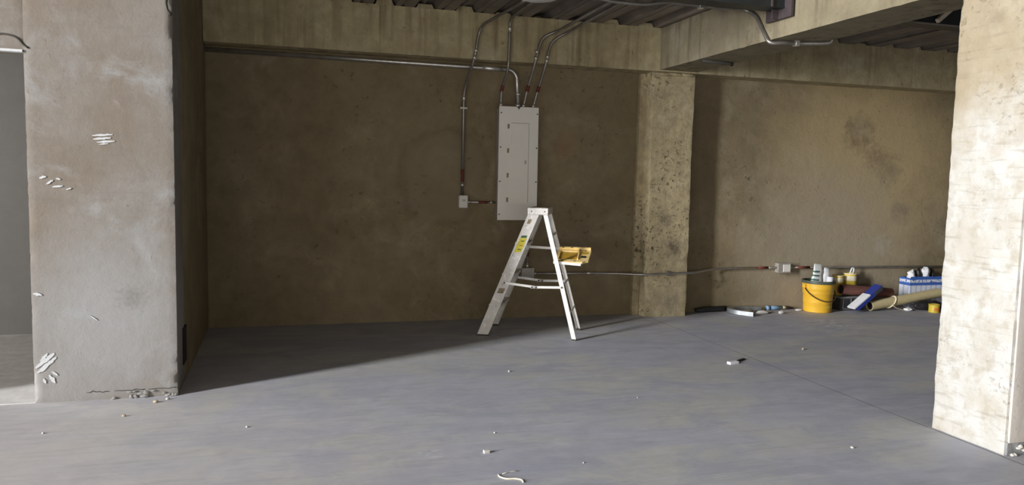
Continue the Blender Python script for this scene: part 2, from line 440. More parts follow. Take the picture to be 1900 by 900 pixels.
def lump(name, size, mat, parent=None, loc=(0, 0, 0), rz=0, seed=0, amp=.35, sub=3, flat=True, freq=1.6):
    bm = bmesh.new(); bmesh.ops.create_icosphere(bm, subdivisions=sub, radius=1)
    off = Vector((seed*5.3, seed*2.1, seed*7.7))
    for v in bm.verts:
        p = v.co.copy()
        k = 1 + amp*(noise.noise(p*freq+off) + .5*noise.noise(p*freq*2.7+off))
        v.co = Vector((p.x*k*size[0]/2, p.y*k*size[1]/2, p.z*k*size[2]/2))
    zmin = min(v.co.z for v in bm.verts)
    if flat:
        cut = zmin*.72
        for v in bm.verts: v.co.z = max(v.co.z, cut) - cut
    o = link(name, finish(bm, sub > 1), mat, parent, loc); o.rotation_euler.z = rz
    return o
def struct(o, label):
    o['kind'] = 'structure'; o['label'] = label
    return o

# ------------------------------------------------------------------ the setting
YB = 7.24            # back wall plane
ZS = 2.895           # underside of deck
XC0, XC1 = 3.62, 4.03
# floor: two pours with an open joint between them
fl = struct(box('floor', (-14.6, -4.2, -.30), (9.7, 7.6, -.0006), 'joint'), 'bare trowelled concrete floor with a straight joint')
box('floor_slab', (-14.6, -4.2, -.10), (3.600, YB+.1, .001), 'floor', fl)
box('floor_slab', (3.613, -4.2, -.10), (9.7, YB+.1, 0), 'floor', fl)
fr = struct(box('floor_back_room', (-9.2, 5.09, -.012), (-.62, YB, .004), 'tile'), 'streaked pale floor of the room beyond the doorway')

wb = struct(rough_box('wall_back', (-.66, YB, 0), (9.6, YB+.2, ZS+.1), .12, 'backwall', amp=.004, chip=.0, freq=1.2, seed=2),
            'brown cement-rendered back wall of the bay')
struct(box('wall_back_room', (-9.2, YB, 0), (-.66, YB+.2, ZS+.1), 'far_wall'), 'grey painted wall seen through the doorway')
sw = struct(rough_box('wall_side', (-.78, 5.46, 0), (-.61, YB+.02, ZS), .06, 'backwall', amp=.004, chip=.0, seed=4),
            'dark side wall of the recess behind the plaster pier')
# chase slot in the side wall, its inner shade painted as a dark plate
box('chase_slot_shade', (-.612, 5.33, .13), (-.603, 5.50, .37), 'hollow_shade', sw)

# plaster pier with the doorway at its side
pier = struct(rough_box('wall_pier', (-1.4, 5.08, 0), (-.61, 5.46, 2.95), .025, 'plaster', amp=.0012, chip=.022, freq=2.5, seed=1, base_chip=.012),
              'grey plaster pier beside the doorway with white smears')
lint = struct(rough_box('wall_lintel', (-2.35, 5.085, 2.065), (-1.395, 5.30, 2.95), .03, 'plaster', amp=.003, chip=.010, seed=6),
              'plaster lintel above the doorway')
prism('lit_edge_bead', (-2.0, 5.078, 2.060), (-1.40, 5.078, 2.056), (0, 1, 0), (0, 0, 1), [(-.006, -.006), (.05, -.006), (.05, .010), (-.006, .008)], 'chalk_lit_edge', lint)  # pale bead painted in as the lit edge under the door head
tube('plaster_crack', fillet([(-1.56, 5.082, 2.135), (-1.50, 5.081, 2.150), (-1.43, 5.081, 2.135), (-1.395, 5.080, 2.09), (-1.37, 5.079, 2.075)], .04), .0055, 'wire', lint, 6)
struct(box('wall_front_left', (-14.3, 5.085, 0), (-2.35, 5.30, 2.95), 'plaster'), 'plaster wall beyond the doorway')
struct(box('wall_hall_upper', (-14.3, 5.085, 2.95), (-.61, 5.30, 13.2), 'hall'), 'upper wall of the high hall')
def wall_room():
    bm = bmesh.new()
    bm_box(bm, (-5.15, 5.30, 0), (-5.0, 5.72, 2.95)); bm_box(bm, (-5.15, 6.68, 0), (-5.0, YB, 2.95))
    bm_box(bm, (-5.15, 5.72, 0), (-5.0, 6.68, .98)); bm_box(bm, (-5.15, 5.72, 2.22), (-5.0, 6.68, 2.95))  # opening added for the back room fill lamp
    return link('wall_room_side', finish(bm), 'far_wall')
struct(wall_room(), 'side wall of the room beyond the doorway with an added opening')
struct(box('ceiling_back_room', (-9.3, 5.30, 2.9), (-.62, YB+.1, 3.0), 'hall'), 'ceiling of the room beyond the doorway')
# tall hall in front of the bays, lit by one tall opening
def wall_with_gap():
    bm = bmesh.new()
    bm_box(bm, (-14.5, -4.2, 0), (-14.25, -2.05, 13.2)); bm_box(bm, (-14.5, -.35, 0), (-14.25, 5.3, 13.2))
    bm_box(bm, (-14.5, -2.05, 8.05), (-14.25, -.35, 13.2)); bm_box(bm, (-14.5, -2.05, 0), (-14.25, -.35, .35))
    return link('wall_left', finish(bm), 'hall')
struct(wall_with_gap(), 'left hall wall with one tall daylight opening')
def wall_with_fill_slot():
    bm = bmesh.new()
    bm_box(bm, (-14.5, -4.4, 0), (9.8, -4.2, .3)); bm_box(bm, (-14.5, -4.4, 1.6), (9.8, -4.2, 13.2))
    bm_box(bm, (-14.5, -4.4, .3), (-8.7, -4.2, 1.6)); bm_box(bm, (2.9, -4.4, .3), (9.8, -4.2, 1.6))  # strip opening added for the front fill lamp
    return link('wall_front', finish(bm), 'hall')
struct(wall_with_fill_slot(), 'wall behind the viewer with an added strip opening for fill light')
struct(box('wall_right', (9.6, -4.2, 0), (9.8, YB+.2, 3.1), 'hall'), 'far right wall of the floor')
struct(box('ceiling_hall', (-14.5, -4.4, 13.2), (4.2, 5.3, 13.4), 'hall'), 'ceiling of the high hall')
struct(box('wall_gallery_back', (-.61, 5.0, 2.97), (4.05, 5.15, 13.2), 'hall'), 'wall standing on the steel beam over the bays')
struct(box('wall_gallery_right', (3.9, -4.2, 2.97), (4.05, 5.0, 13.2), 'hall'), 'wall standing on the crossbeam over the bays')

# steel deck: trapezoid ribs running from back wall to viewer
PITCH = .365
def slab():
    bm = bmesh.new()
    bm_box(bm, (-.66, 4.98, ZS+.070), (XC1, YB+.3, ZS+.22)); bm_box(bm, (XC1, -4.3, ZS+.070), (9.7, YB+.3, ZS+.22))
    return link('ceiling', finish(bm), 'deck')
ce = struct(slab(), 'concrete slab on ribbed steel deck')
def deck_sheet(x0, y0):
    bm = bmesh.new(); prof = []
    for k in range(2):
        b = x0 + k*PITCH
        prof += [(b, ZS), (b+.045, ZS), (b+.058, ZS+.014), (b+.072, ZS+.014), (b+.085, ZS), (b+.165, ZS), (b+.192, ZS+.062), (b+.235, ZS+.062), (b+.248, ZS+.048), (b+.268, ZS+.048), (b+.281, ZS+.062), (b+.338, ZS+.062)]
    prof += [(x0+2*PITCH+.02, ZS)]
    th = .004
    loop = prof + [(x, z+th) for x, z in prof[::-1]]
    bm_prism(bm, (0, y0, 0), (0, YB-.02, 0), (1, 0, 0), (0, 0, 1), loop)
    return finish(bm)
x = 1.195 - .20 - PITCH*4
while x < 9.0:
    link('deck_sheet', deck_sheet(x, 4.985 if x < 3.7 else -4.2), 'deck', ce); x += 2*PITCH

# back beam with concrete pushed into some of the deck flutes
bb = struct(rough_box('beam_back', (-.61, 7.0, 2.475), (9.6, YB+.1, ZS), .06, 'beam', amp=.005, chip=.018, freq=2, seed=3),
            'board-marked concrete beam along the back wall')
random.seed(4)
xf = 1.195 - PITCH*4
while xf < 9:
    if not (2.2 < xf < 3.0):
        dz = random.choice((.058, .05, .03))
        prism('flute_fill', (xf, 7.004+random.uniform(0, .02), ZS-.01), (xf, 7.15, ZS-.01), (1, 0, 0), (0, 0, 1),
              [(-.02, 0), (.155, 0), (.130, dz), (.005, dz)], 'beam', bb)
    xf += PITCH
cb = struct(rough_box('beam_cross', (XC0-.01, 2.6, 2.49), (XC1, 7.02, ZS), .05, 'crossbeam', amp=.005, chip=.020, freq=2, seed=5),
            'pale concrete crossbeam running out from the column')
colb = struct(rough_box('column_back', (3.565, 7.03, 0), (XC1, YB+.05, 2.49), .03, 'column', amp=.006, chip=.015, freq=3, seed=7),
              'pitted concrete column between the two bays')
# mortar squeeze-out where column meets the beam, and the vertical edge bead on its left face
for i, (mx, mz, sx) in enumerate(((3.66, 2.465, .20), (3.80, 2.470, .22), (3.94, 2.468, .16))):
    lump('mortar_bead', (sx, .05, .035), 'column', colb, (mx, 7.02, mz-.012), 0, 30+i, .4, 2, False)
prism('shutter_strip', (3.50, YB-.055, 0), (3.515, YB-.055, 2.47), (1, 0, 0), (0, 1, 0), [(-.01, 0), (.06, 0), (.06, .07), (-.01, .07)], 'column', colb)

colr = struct(rough_box('column_right', (3.625, 3.0, 0), (XC1, 3.47, 2.55), .018, 'white_column', amp=.005, chip=.014, freq=5, seed=9),
              'bright limewashed concrete column by the floor joint')
struct(rough_box('column_right_head', (3.615, 2.9, 2.49), (XC1, 3.55, ZS+.08), .05, 'crossbeam', seed=11), 'beam seat above the limewashed column')
fp = rough_box('plaster_face', (3.640, 2.985, .068), (XC1-.01, 3.01, 2.5), .03, 'front_plaster', colr and .002, .006, parent=colr, seed=12)
box('raw_footing', (3.635, 2.992, 0), (XC1-.01, 3.01, .07), 'raw', colr, .004)
for i in range(9):
    random.seed(50+i)
    lump('plaster_crumb', (.03*random.uniform(.5, 1.1), .025, .02*random.uniform(.6, 1.4)), 'debris', colr,
         (3.66+.022*i*random.uniform(.6, 1), 2.98, random.choice((0, 0, .02, .035))), 0, 60+i, .4, 2, True)

# white smears on the pier
def smear(pts, wdt, seed, pr=0.0):
    bm = bmesh.new(); pts = [Vector(p) for p in pts]
    n = 8; top = []; bot = []
    d = (pts[1]-pts[0]).normalized(); side = Vector((-d.z, 0, d.x))
    for i in range(n+1):
        t = i/n; p = pts[0].lerp(pts[1], t); k = math.sin(math.pi*min(max(t, .06), .94))**.6
        a = wdt*k*(1+.7*noise.noise(Vector((seed, i*.9, 0)))); b = wdt*k*(1+.7*noise.noise(Vector((seed, 5, i*.9))))
        top.append(p+side*a); bot.append(p-side*b)
    lp = [(q.x, q.z) for q in top] + [(q.x, q.z) for q in bot[::-1]]
    f0 = [bm.verts.new((a, 5.0790, b)) for a, b in lp]; f1 = [bm.verts.new((a, 5.0768-pr, b)) for a, b in lp]
    for k in range(len(lp)): bm.faces.new((f0[k], f0[(k+1) % len(lp)], f1[(k+1) % len(lp)], f1[k]))
    bm.faces.new(f1); bm.faces.new(f0[::-1])
    return link('plaster_smear', finish(bm), 'chalk_lit_edge', pier)
for i, (a, b, c, d, wd) in enumerate((
        (-1.055, 1.590, -.945, 1.600, .006), (-1.05, 1.570, -.955, 1.580, .007), (-1.03, 1.552, -.935, 1.562, .006), (-1.02, 1.54, -.97, 1.546, .004),
        (-1.385, .215, -1.285, .30, .012), (-1.375, .185, -1.30, .255, .011), (-1.34, .22, -1.275, .275, .009), (-1.36, .255, -1.32, .30, .008),
        (-1.315, .17, -1.285, .12, .010), (-1.345, .15, -1.335, .12, .007), (-1.30, .19, -1.27, .165, .006),
        (-1.335, 1.335, -1.30, 1.345, .007), (-1.30, 1.30, -1.265, 1.325, .006), (-1.25, 1.335, -1.225, 1.33, .005), (-1.27, 1.285, -1.215, 1.292, .006),
        (-1.20, 1.27, -1.17, 1.28, .004), (-1.385, .66, -1.34, .65, .008), (-1.09, .52, -1.05, .49, .003))):
    smear([(a, 5.08, b), (c, 5.08, d)], wd, i*1.7, i*.00012)
for i in range(15):      # spalled plaster along the pier foot
    random.seed(200+i)
    xx = -.62-.46*random.random()
    lump('plaster_crumb', (random.uniform(.02, .05), .016, random.uniform(.012, .028)), 'crumb', pier, (xx, 5.074, random.choice((0, 0, 0, .02, .035))), 0, 220+i, .6, 1, True)
for i, (a_, b_) in enumerate(((-.97, -.80), (-.78, -.62), (-1.12, -1.0))):
    pts_ = [(a_+(b_-a_)*k/7, 5.0785, .052+.012*noise.noise(Vector((k*.7, i*4, 2)))) for k in range(8)]
    tube('plaster_crack', pts_, .0020, 'wire', pier, 6)
tube('wire_loop', fillet([(-.615, 5.07, 2.44), (-.645, 5.065, 2.40), (-.635, 5.06, 2.34), (-.612, 5.065, 2.315)], .04), .009, 'wire', pier, 8)  # short loop of hanging cable at the pier edge

# steel beam between the concrete beams
def i_beam(x0, x1, label):
    t = empty('steel_beam', label, 'steel beam', (x0, 5.06, 2.670 if x0 > 2 else 2.685))
    h = ZS - t.location.z + .001
    poly = [(-.075, 0), (.075, 0), (.075, .010), (.005, .012), (.005, h-.013), (.075, h-.011), (.075, h), (-.075, h), (-.075, h-.011), (-.005, h-.013), (-.005, .012), (-.075, .010)]
    prism('section', (0, 0, 0), (x1-x0, 0, 0), (0, 1, 0), (0, 0, 1), poly, 'steel', t)
    return t
sb1 = i_beam(-.58, 3.598, 'dark green steel beam ending at a plate on the pale crossbeam')
box('web_cover', (.0, -.071, .011), (4.17, -.058, .200), 'steel', sb1)
ep = box('end_plate', (4.158, -.155, -.07), (4.176, .155, .205), 'primer', sb1)
box('edge_plate', (4.11, .0, -.066), (4.16, .02, .0), 'primer', sb1)
box('gusset', (4.04, -.085, .0), (4.052, -.068, .205), 'primer', sb1)
sb2 = i_beam(XC1+.004, 9.58, 'dark steel beam in the bay behind the limewashed column')
box('web_cover', (.0, -.071, .011), (5.54, -.058, .215), 'steel', sb2)
box('flange_edge', (.0, -.078, -.002), (5.54, -.0745, .010), 'flange_edge', sb2)  # pale strip along the near bottom flange edge
# offcut of timber wedged on the steel beam
t = empty('timber_offcut', 'short timber offcut wedged against the dark steel beam', 'wood', (5.06, 4.965, 2.67))
prism('stick', (-.11, -.02, .02), (.02, -.02, .125), (0, 1, 0), (.6, 0, -.8), [(-.016, -.016), (.016, -.016), (.016, .016), (-.016, .016)], 'pale_wood', t)
prism('crosspiece', (.00, -.02, .125), (.13, -.022, .150), (0, 1, 0), (0, 0, 1), [(-.014, -.015), (.014, -.015), (.014, .015), (-.014, .015)], 'pale_wood', t)

# ------------------------------------------------------------------ electrical
def conduit(name, label, pts, r, mat='emt_dark', bend=.12, group=None, seg=8):
    base = Vector(pts[-1])
    t = empty(name, label, 'conduit', base, 0, group)
    tube('pipe', [p-base for p in fillet(pts, bend, seg)], r, mat, t, 12)
    return t
def ring(t, a, b, r, mat, name='coupling'):
    base = t.location
    return tube(name, [Vector(a)-base, Vector(b)-base], r, mat, t, 12)
# thick feeder along the top of the wall
PF = 7.13
fd = conduit('feeder_conduit', 'thick steel conduit running under the back beam and bending down into the panel',
             [(-.608, PF, 2.428), (2.12, PF, 2.417), (2.175, PF, 2.36), (2.19, PF, 2.05)], .021, 'emt', .12)
ring(fd, (1.83, PF, 2.4185), (2.03, PF, 2.4175), .0245, 'coupling'); ring(fd, (2.187, PF, 2.20), (2.188, PF, 2.18), .027, 'coupling')
ring(fd, (2.188, PF, 2.10), (2.189, PF, 2.066), .026, 'coupling', 'locknut')
# conduit to the switch box
c1 = conduit('switch_conduit', 'thin conduit dropping from the ceiling lamp to the white switch box',
             [(1.962, 6.245, 2.868), (1.948, 6.40, 2.862), (1.760, 6.955, 2.765), (1.712, 6.965, 2.46), (1.675, 7.20, 2.21), (1.673, 7.205, 1.21)], .0135, 'emt_dark', .10)
ring(c1, (1.727, 6.962, 2.56), (1.724, 6.962, 2.535), .0165, 'coupling'); ring(c1, (1.718, 6.964, 2.50), (1.7125, 6.965, 2.465), .0165, 'coupling')
ring(c1, (1.675, 7.20, 2.16), (1.675, 7.20, 2.11), .0155, 'coupling')
ring(c1, (1.674, 7.203, 1.46), (1.674, 7.203, 1.345), .0155, 'red', 'red_tape')
ring(c1, (1.674, 7.203, 1.325), (1.674, 7.203, 1.30), .017, 'coupling')
for zz in (2.04,):
    box('strap', Vector((1.638, 7.186, zz-.008))-c1.location, Vector((1.708, YB, zz+.008))-c1.location, 'coupling', c1)
c2 = conduit('panel_conduit', 'straight conduit dropping from the deck to the left end of the panel top',
             [(2.042, 6.25, 2.872), (2.045, 6.72, 2.872), (2.048, 6.965, 2.85), (2.04, 6.965, 2.40), (2.022, 7.13, 2.22), (2.022, 7.13, 2.05)], .0135, 'emt_dark', .08)
ring(c2, (2.047, 6.965, 2.80), (2.046, 6.965, 2.74), .0160, 'coupling')
ring(c2, (2.027, 7.09, 2.265), (2.0225, 7.128, 2.20), .0160, 'red', 'red_tape')
ring(c2, (2.022, 7.13, 2.10), (2.022, 7.13, 2.066), .017, 'coupling', 'locknut')
c3 = conduit('twin_conduit', 'left one of the two parallel conduits sweeping down from the steel beam to the panel',
             [(2.64, 5.15, 2.868), (2.63, 5.8, 2.862), (2.50, 6.90, 2.77), (2.36, 6.962, 2.71), (2.306, 6.967, 2.49), (2.270, 7.12, 2.20), (2.243, 7.13, 2.05)], .0135, 'emt_dark', .10)
ring(c3, (2.317, 6.967, 2.59), (2.313, 6.967, 2.56), .0165, 'coupling'); ring(c3, (2.3085, 6.968, 2.53), (2.3065, 6.970, 2.50), .0165, 'coupling')
ring(c3, (2.279, 7.082, 2.272), (2.272, 7.106, 2.222), .0180, 'red', 'red_tape'); ring(c3, (2.250, 7.128, 2.10), (2.2445, 7.13, 2.066), .017, 'coupling', 'locknut')
c4 = conduit('twin_conduit', 'right one of the two parallel conduits sweeping down from the steel beam to the panel',
             [(2.72, 5.15, 2.868), (2.71, 5.85, 2.862), (2.60, 6.90, 2.765), (2.450, 6.962, 2.68), (2.414, 6.967, 2.48), (2.375, 7.12, 2.20), (2.341, 7.13, 2.05)], .0135, 'emt_dark', .10)
ring(c4, (2.424, 6.967, 2.55), (2.421, 6.968, 2.52), .0165, 'coupling'); ring(c4, (2.4165, 6.968, 2.51), (2.4145, 6.970, 2.485), .0165, 'coupling')
ring(c4, (2.385, 7.081, 2.272), (2.378, 7.106, 2.222), .0180, 'red', 'red_tape'); ring(c4, (2.350, 7.128, 2.10), (2.3425, 7.13, 2.066), .017, 'coupling', 'locknut')
# link switch box to panel
c5 = conduit('link_conduit', 'short horizontal conduit between the switch box and the panel',
             [(1.715, 7.205, 1.150), (2.01, 7.205, 1.148)], .010, 'emt', .05)
ring(c5, (1.835, 7.205, 1.149), (1.925, 7.205, 1.149), .0125, 'red', 'red_tape'); ring(c5, (1.73, 7.205, 1.150), (1.75, 7.205, 1.150), .013, 'coupling')
ring(c5, (1.955, 7.205, 1.149), (1.975, 7.205, 1.149), .013, 'coupling')
c6 = conduit('drop_conduit', 'short vertical conduit from the panel bottom to the zinc outlet box',
             [(2.343, 7.195, .99), (2.343, 7.195, .50)], .0115, 'emt', .05)
ring(c6, (2.343, 7.195, .74), (2.343, 7.195, .62), .014, 'red', 'red_tape'); ring(c6, (2.343, 7.195, .545), (2.343, 7.195, .505), .015, 'coupling')
c7 = conduit('skirting_conduit', 'long low conduit from the outlet box around the column to the next box',
             [(5.23, 7.205, .468), (4.55, 7.205, .466), (4.40, 7.17, .463), (4.10, 7.010, .452), (3.95, 7.005, .452), (3.52, 7.005, .441), (3.30, 7.14, .440), (3.05, 7.205, .440), (2.41, 7.205, .445)], .0115, 'emt', .09)
ring(c7, (3.045, 7.205, .440), (2.98, 7.205, .4405), .015, 'coupling'); ring(c7, (2.44, 7.205, .445), (2.415, 7.205, .445), .016, 'coupling', 'locknut')
ring(c7, (5.16, 7.205, .4678), (5.13, 7.205, .4678), .0145, 'coupling'); ring(c7, (5.12, 7.205, .4678), (4.99, 7.205, .4675), .0135, 'red', 'red_tape')
box('strap', Vector((3.79, 6.988, .425))-c7.location, Vector((3.82, 7.035, .475))-c7.location, 'emt_dark', c7)
c8 = conduit('skirting_conduit', 'low conduit running right from the zinc junction box behind the bucket',
             [(5.385, 7.205, .466), (8.6, 7.205, .44)], .0115, 'emt_dark', .09)
ring(c8, (5.40, 7.205, .466), (5.43, 7.205, .466), .015, 'coupling'); ring(c8, (5.50, 7.205, .465), (5.66, 7.205, .464), .0135, 'red', 'red_tape')
# conduit past the steel beam and over the crossbeam
c9 = conduit('branch_conduit', 'conduit below the steel beam that slants down the crossbeam face and turns underneath it',
             [(2.05, 5.45, 2.78), (2.40, 5.45, 2.730), (2.66, 5.45, 2.728), (2.84, 5.45, 2.765), (3.36, 5.45, 2.757), (3.560, 5.46, 2.765), (3.590, 5.36, 2.70), (3.588, 5.175, 2.456), (3.70, 5.145, 2.468), (3.84, 5.16, 2.473), (4.00, 5.07, 2.470), (4.056, 5.04, 2.475), (4.056, 5.03, 2.64)], .0145, 'emt_dark', .055)
box('clamp', Vector((3.13, 5.425, 2.735))-c9.location, Vector((3.165, 5.475, 2.785))-c9.location, 'coupling', c9, .004)
box('clamp', Vector((3.805, 5.135, 2.452))-c9.location, Vector((3.84, 5.185, 2.494))-c9.location, 'coupling', c9, .004)
c10 = tube('rebar_stub', [(0, 0, 0), (.30, .03, -.002), (.335, .035, -.012)], .017, 'wire', None, 10, True, (3.64, 6.24, 2.478))
tag(c10, 'dark rod stub fixed under the crossbeam near the column', 'rod')

# panel board
pb = empty('electrical_panel', 'tall grey electrical panel hung on the left bay wall above the ladder', 'panel', (2.195, 7.09, .985))
box('enclosure', (-.185, .012, .012), (.187, .15, 1.07), 'panel_side', pb, .004)
def cover():
    bm = bmesh.new()
    poly = [(-.199, 0), (.198, 0), (.194, 1.082), (.014, 1.082), (-.005, 1.052), (-.024, 1.082), (-.199, 1.082)]
    bm_prism(bm, (0, 0, 0), (0, .012, 0), (1, 0, 0), (0, 0, 1), poly)
    return link('cover', finish(bm), 'panel', pb)
cover()
dr = box('door', (-.075, -.005, .17), (.098, .001, .925), 'panel', pb, .002)
box('door_seam', (.098, -.002, .17), (.103, .0005, .925), 'panel_line', pb)
box('door_seam', (-.08, -.002, .925), (.103, .0005, .930), 'panel_line', pb)
box('door_lock', (.062, -.011, .54), (.078, -.004, .575), 'panel_line', dr, .003)
for i, zz in enumerate((.895, .665, .43, .195)):
    box('hinge_cutout', (-.115, -.004, zz-.022), (-.095, .001, zz+.022), 'brown_tag', pb, .003)
for sx in (-.182, .182):
    for zz in (.055, .37, .695, 1.02):
        bm = bmesh.new(); bm_lathe(bm, [(0, .0), (.007, 0), (.007, .004), (0, .006)], 10)
        for v in bm.verts: v.co = Vector((v.co.x+sx*(.99 if zz > .5 else 1), -v.co.z, v.co.y+zz))
        link('screw', finish(bm), 'screw', pb)
# switch box
sb = empty('switch_box', 'small white switch box on the wall left of the panel', 'switch box', (1.680, 7.18, 1.094))
box('housing', (-.043, -.02, 0), (.043, .058, .122), 'box_white', sb, .012)
box('cover_plate', (-.034, -.025, .012), (.034, -.016, .110), 'box_white', sb, .004)
box('switch_rocker', (-.016, -.030, .062), (.016, -.022, .084), 'panel_line', sb, .003)
def outlet(x, z, wd, h, label, cov):
    b = empty('junction_box', label, 'junction box', (x, 7.17, z))
    box('housing', (-wd/2, 0, 0), (wd/2, .068, h), 'box_grey', b, .004)
    box('cover_plate', (-wd/2-.003, -.006, -.002), (wd/2+.003, .002, h+.002), cov, b, .002)
    return b
ob = outlet(2.343, .405, .125, .10, 'small zinc outlet box low on the wall behind the ladder', 'box_grey')
for dx in (-.022, .022):
    bm = bmesh.new(); bm_lathe(bm, [(0, 0), (.016, 0), (.016, .004), (0, .004)], 14)
    for v in bm.verts: v.co = Vector((v.co.x+dx, -.006-v.co.z, v.co.y+.05))
    link('socket_face', finish(bm), 'panel_line', ob)
ob2 = outlet(5.308, .412, .155, .105, 'zinc junction box with white cover on the wall left of the yellow bucket', 'box_grey')
box('white_cover', (-.02, -.012, .012), (.07, -.004, .092), 'box_white', ob2, .002)

# ceiling lamp
la = empty('ceiling_lamp', 'round white ceiling lamp under the steel deck', 'lamp', (2.03, 6.10, 2.85))
lathe('housing', [(0, 0), (.14, .002), (.165, .012), (.168, .030), (.155, .045), (0, .045)], 'lamp', la, 40)
lathe('diffuser', [(0, -.006), (.12, -.003), (.138, .003), (0, .004)], 'lamp', la, 40)

# ------------------------------------------------------------------ step ladder
U = Vector((.8959, -.4442, 0)); V_ = Vector((.4442, .8959, 0))
lad = empty('step_ladder', 'paint-splashed aluminium step ladder standing open below the panel', 'ladder', (1.705, 6.462, 0), math.atan2(-.4442, .8959))
# local axes: x = front to rear (U), y = across (V)
def channel(s, wdt, fl, th):   # C section opening towards +y*s... web outside
    return [(-wdt/2, 0), (wdt/2, 0), (wdt/2, fl*s), (wdt/2-th, fl*s), (wdt/2-th, th*s), (-wdt/2+th, th*s), (-wdt/2+th, fl*s), (-wdt/2, fl*s)]
NB, NT_, FB, FT = 0.0, .085, .50, .415       # near/far side offsets at base and top
TOPX, TOPZ = .425, 1.10
near = prism('front_rail', (0, NB, .012), (TOPX, NT_, TOPZ), (1, 0, 0), (0, 1, 0), channel(1, .098, .030, .004), 'alu', lad)
far = prism('front_rail', (0, FB, .012), (TOPX, FT, TOPZ), (1, 0, 0), (0, 1, 0), channel(-1, .098, .030, .004), 'alu', lad)
def on_rail(z, off=0.0): return TOPX*(z-.012)/(TOPZ-.012)+off
def side(z, top, base): return base+(top-base)*z/TOPZ
for z in (.28, .555, .83):
    xx = on_rail(z); y0, y1 = side(z, NT_, NB)+.004, side(z, FT, FB)-.004
    stp = box('step', (xx-.058, y0, z-.010), (xx+.046, y1, z), 'alu', lad)
    box('step_lip', (xx-.058, y0, z-.032), (xx-.054, y1, z), 'alu', stp); box('step_lip', (xx+.042, y0, z-.032), (xx+.046, y1, z), 'alu', stp)
for z in (.14,):
    xx = on_rail(z); y0, y1 = side(z, NT_, NB)+.004, side(z, FT, FB)-.004
    prism('step_brace', (xx-.056, y0, .10), (on_rail(.272)-.056, y0+.06, .272), (1, 0, 0), (0, 1, 0), [(0, 0), (.02, 0), (.02, .006), (0, .006)], 'alu', lad)
    prism('step_brace', (xx-.056, y1, .10), (on_rail(.272)-.056, y1-.06, .272), (1, 0, 0), (0, 1, 0), [(0, 0), (.02, 0), (.02, -.006), (0, -.006)], 'alu', lad)
# rear legs
RB, RT = .805, .515
def rear_x(z): return RB+(RT-RB)*z/TOPZ
prism('rear_leg', (RB, NB, .012), (RT, NT_, TOPZ), (1, 0, 0), (0, 1, 0), channel(1, .038, .024, .003), 'alu_clean', lad)
prism('rear_leg', (RB, FB, .012), (RT, FT, TOPZ), (1, 0, 0), (0, 1, 0), channel(-1, .038, .024, .003), 'alu_clean', lad)
for z in (.22, .47, .90):
    y0, y1 = side(z, NT_, NB)+.004, side(z, FT, FB)-.004
    box('rear_brace', (rear_x(z)+.010, y0, z-.012), (rear_x(z)+.014, y1, z+.012), 'alu_clean', lad)
# cap
cap = box('top_cap', (.365, .075, 1.075), (.545, .425, 1.135), 'alu', lad, .006)
box('cap_recess', (.385, .095, 1.134), (.525, .405, 1.1375), 'brown_tag', cap)
for xx in (.40, .515):
    bm = bmesh.new(); bm_lathe(bm, [(0, 0), (.006, 0), (.005, .004), (0, .005)], 8)
    for v in bm.verts: v.co = Vector((v.co.x+xx, .075-v.co.z, v.co.y+1.105))
    link('rivet', finish(bm), 'screw', cap)
# feet
for (xx, yy, sgn, wd) in ((0, NB, 1, .102), (0, FB, -1, .102), (RB, NB, 1, .042), (RB, FB, -1, .042)):
    bm_lo = (xx-wd/2, min(yy-.002*sgn, yy+.034*sgn), 0); bm_hi = (xx+wd/2, max(yy-.002*sgn, yy+.034*sgn), .014)
    box('foot', bm_lo, bm_hi, 'rubber', lad, .002)
# spreaders (folding stays) on both sides
for (yn, yf, zf, zr, drop) in ((side(.47, NT_, NB)-.006, 0, .475, .455, .018), (side(.47, FT, FB)+.006, 0, .475, .455, .018)):
    a = Vector((on_rail(zf)+.0, yn, zf)); b = Vector((rear_x(zr), yn, zr)); mid = a.lerp(b, .52)-Vector((0, 0, drop))
    for p, q in ((a, mid+Vector((.03, 0, 0))), (mid-Vector((.03, .0, 0)), b)):
        prism('spreader', p, q, (0, 1, 0), (0, 0, 1), [(-.003, -.010), (.003, -.010), (.003, .010), (-.003, .010)], 'alu_clean', lad)
    for q in (a, mid-Vector((.018, 0, 0)), mid+Vector((.018, 0, 0)), b):
        bm = bmesh.new(); bm_lathe(bm, [(0, -.008), (.008, -.008), (.008, .008), (0, .008)], 10)
        for v in bm.verts: v.co = Vector((q.x+v.co.x, q.y+v.co.z, q.z+v.co.y))
        link('rivet', finish(bm), 'screw', lad)
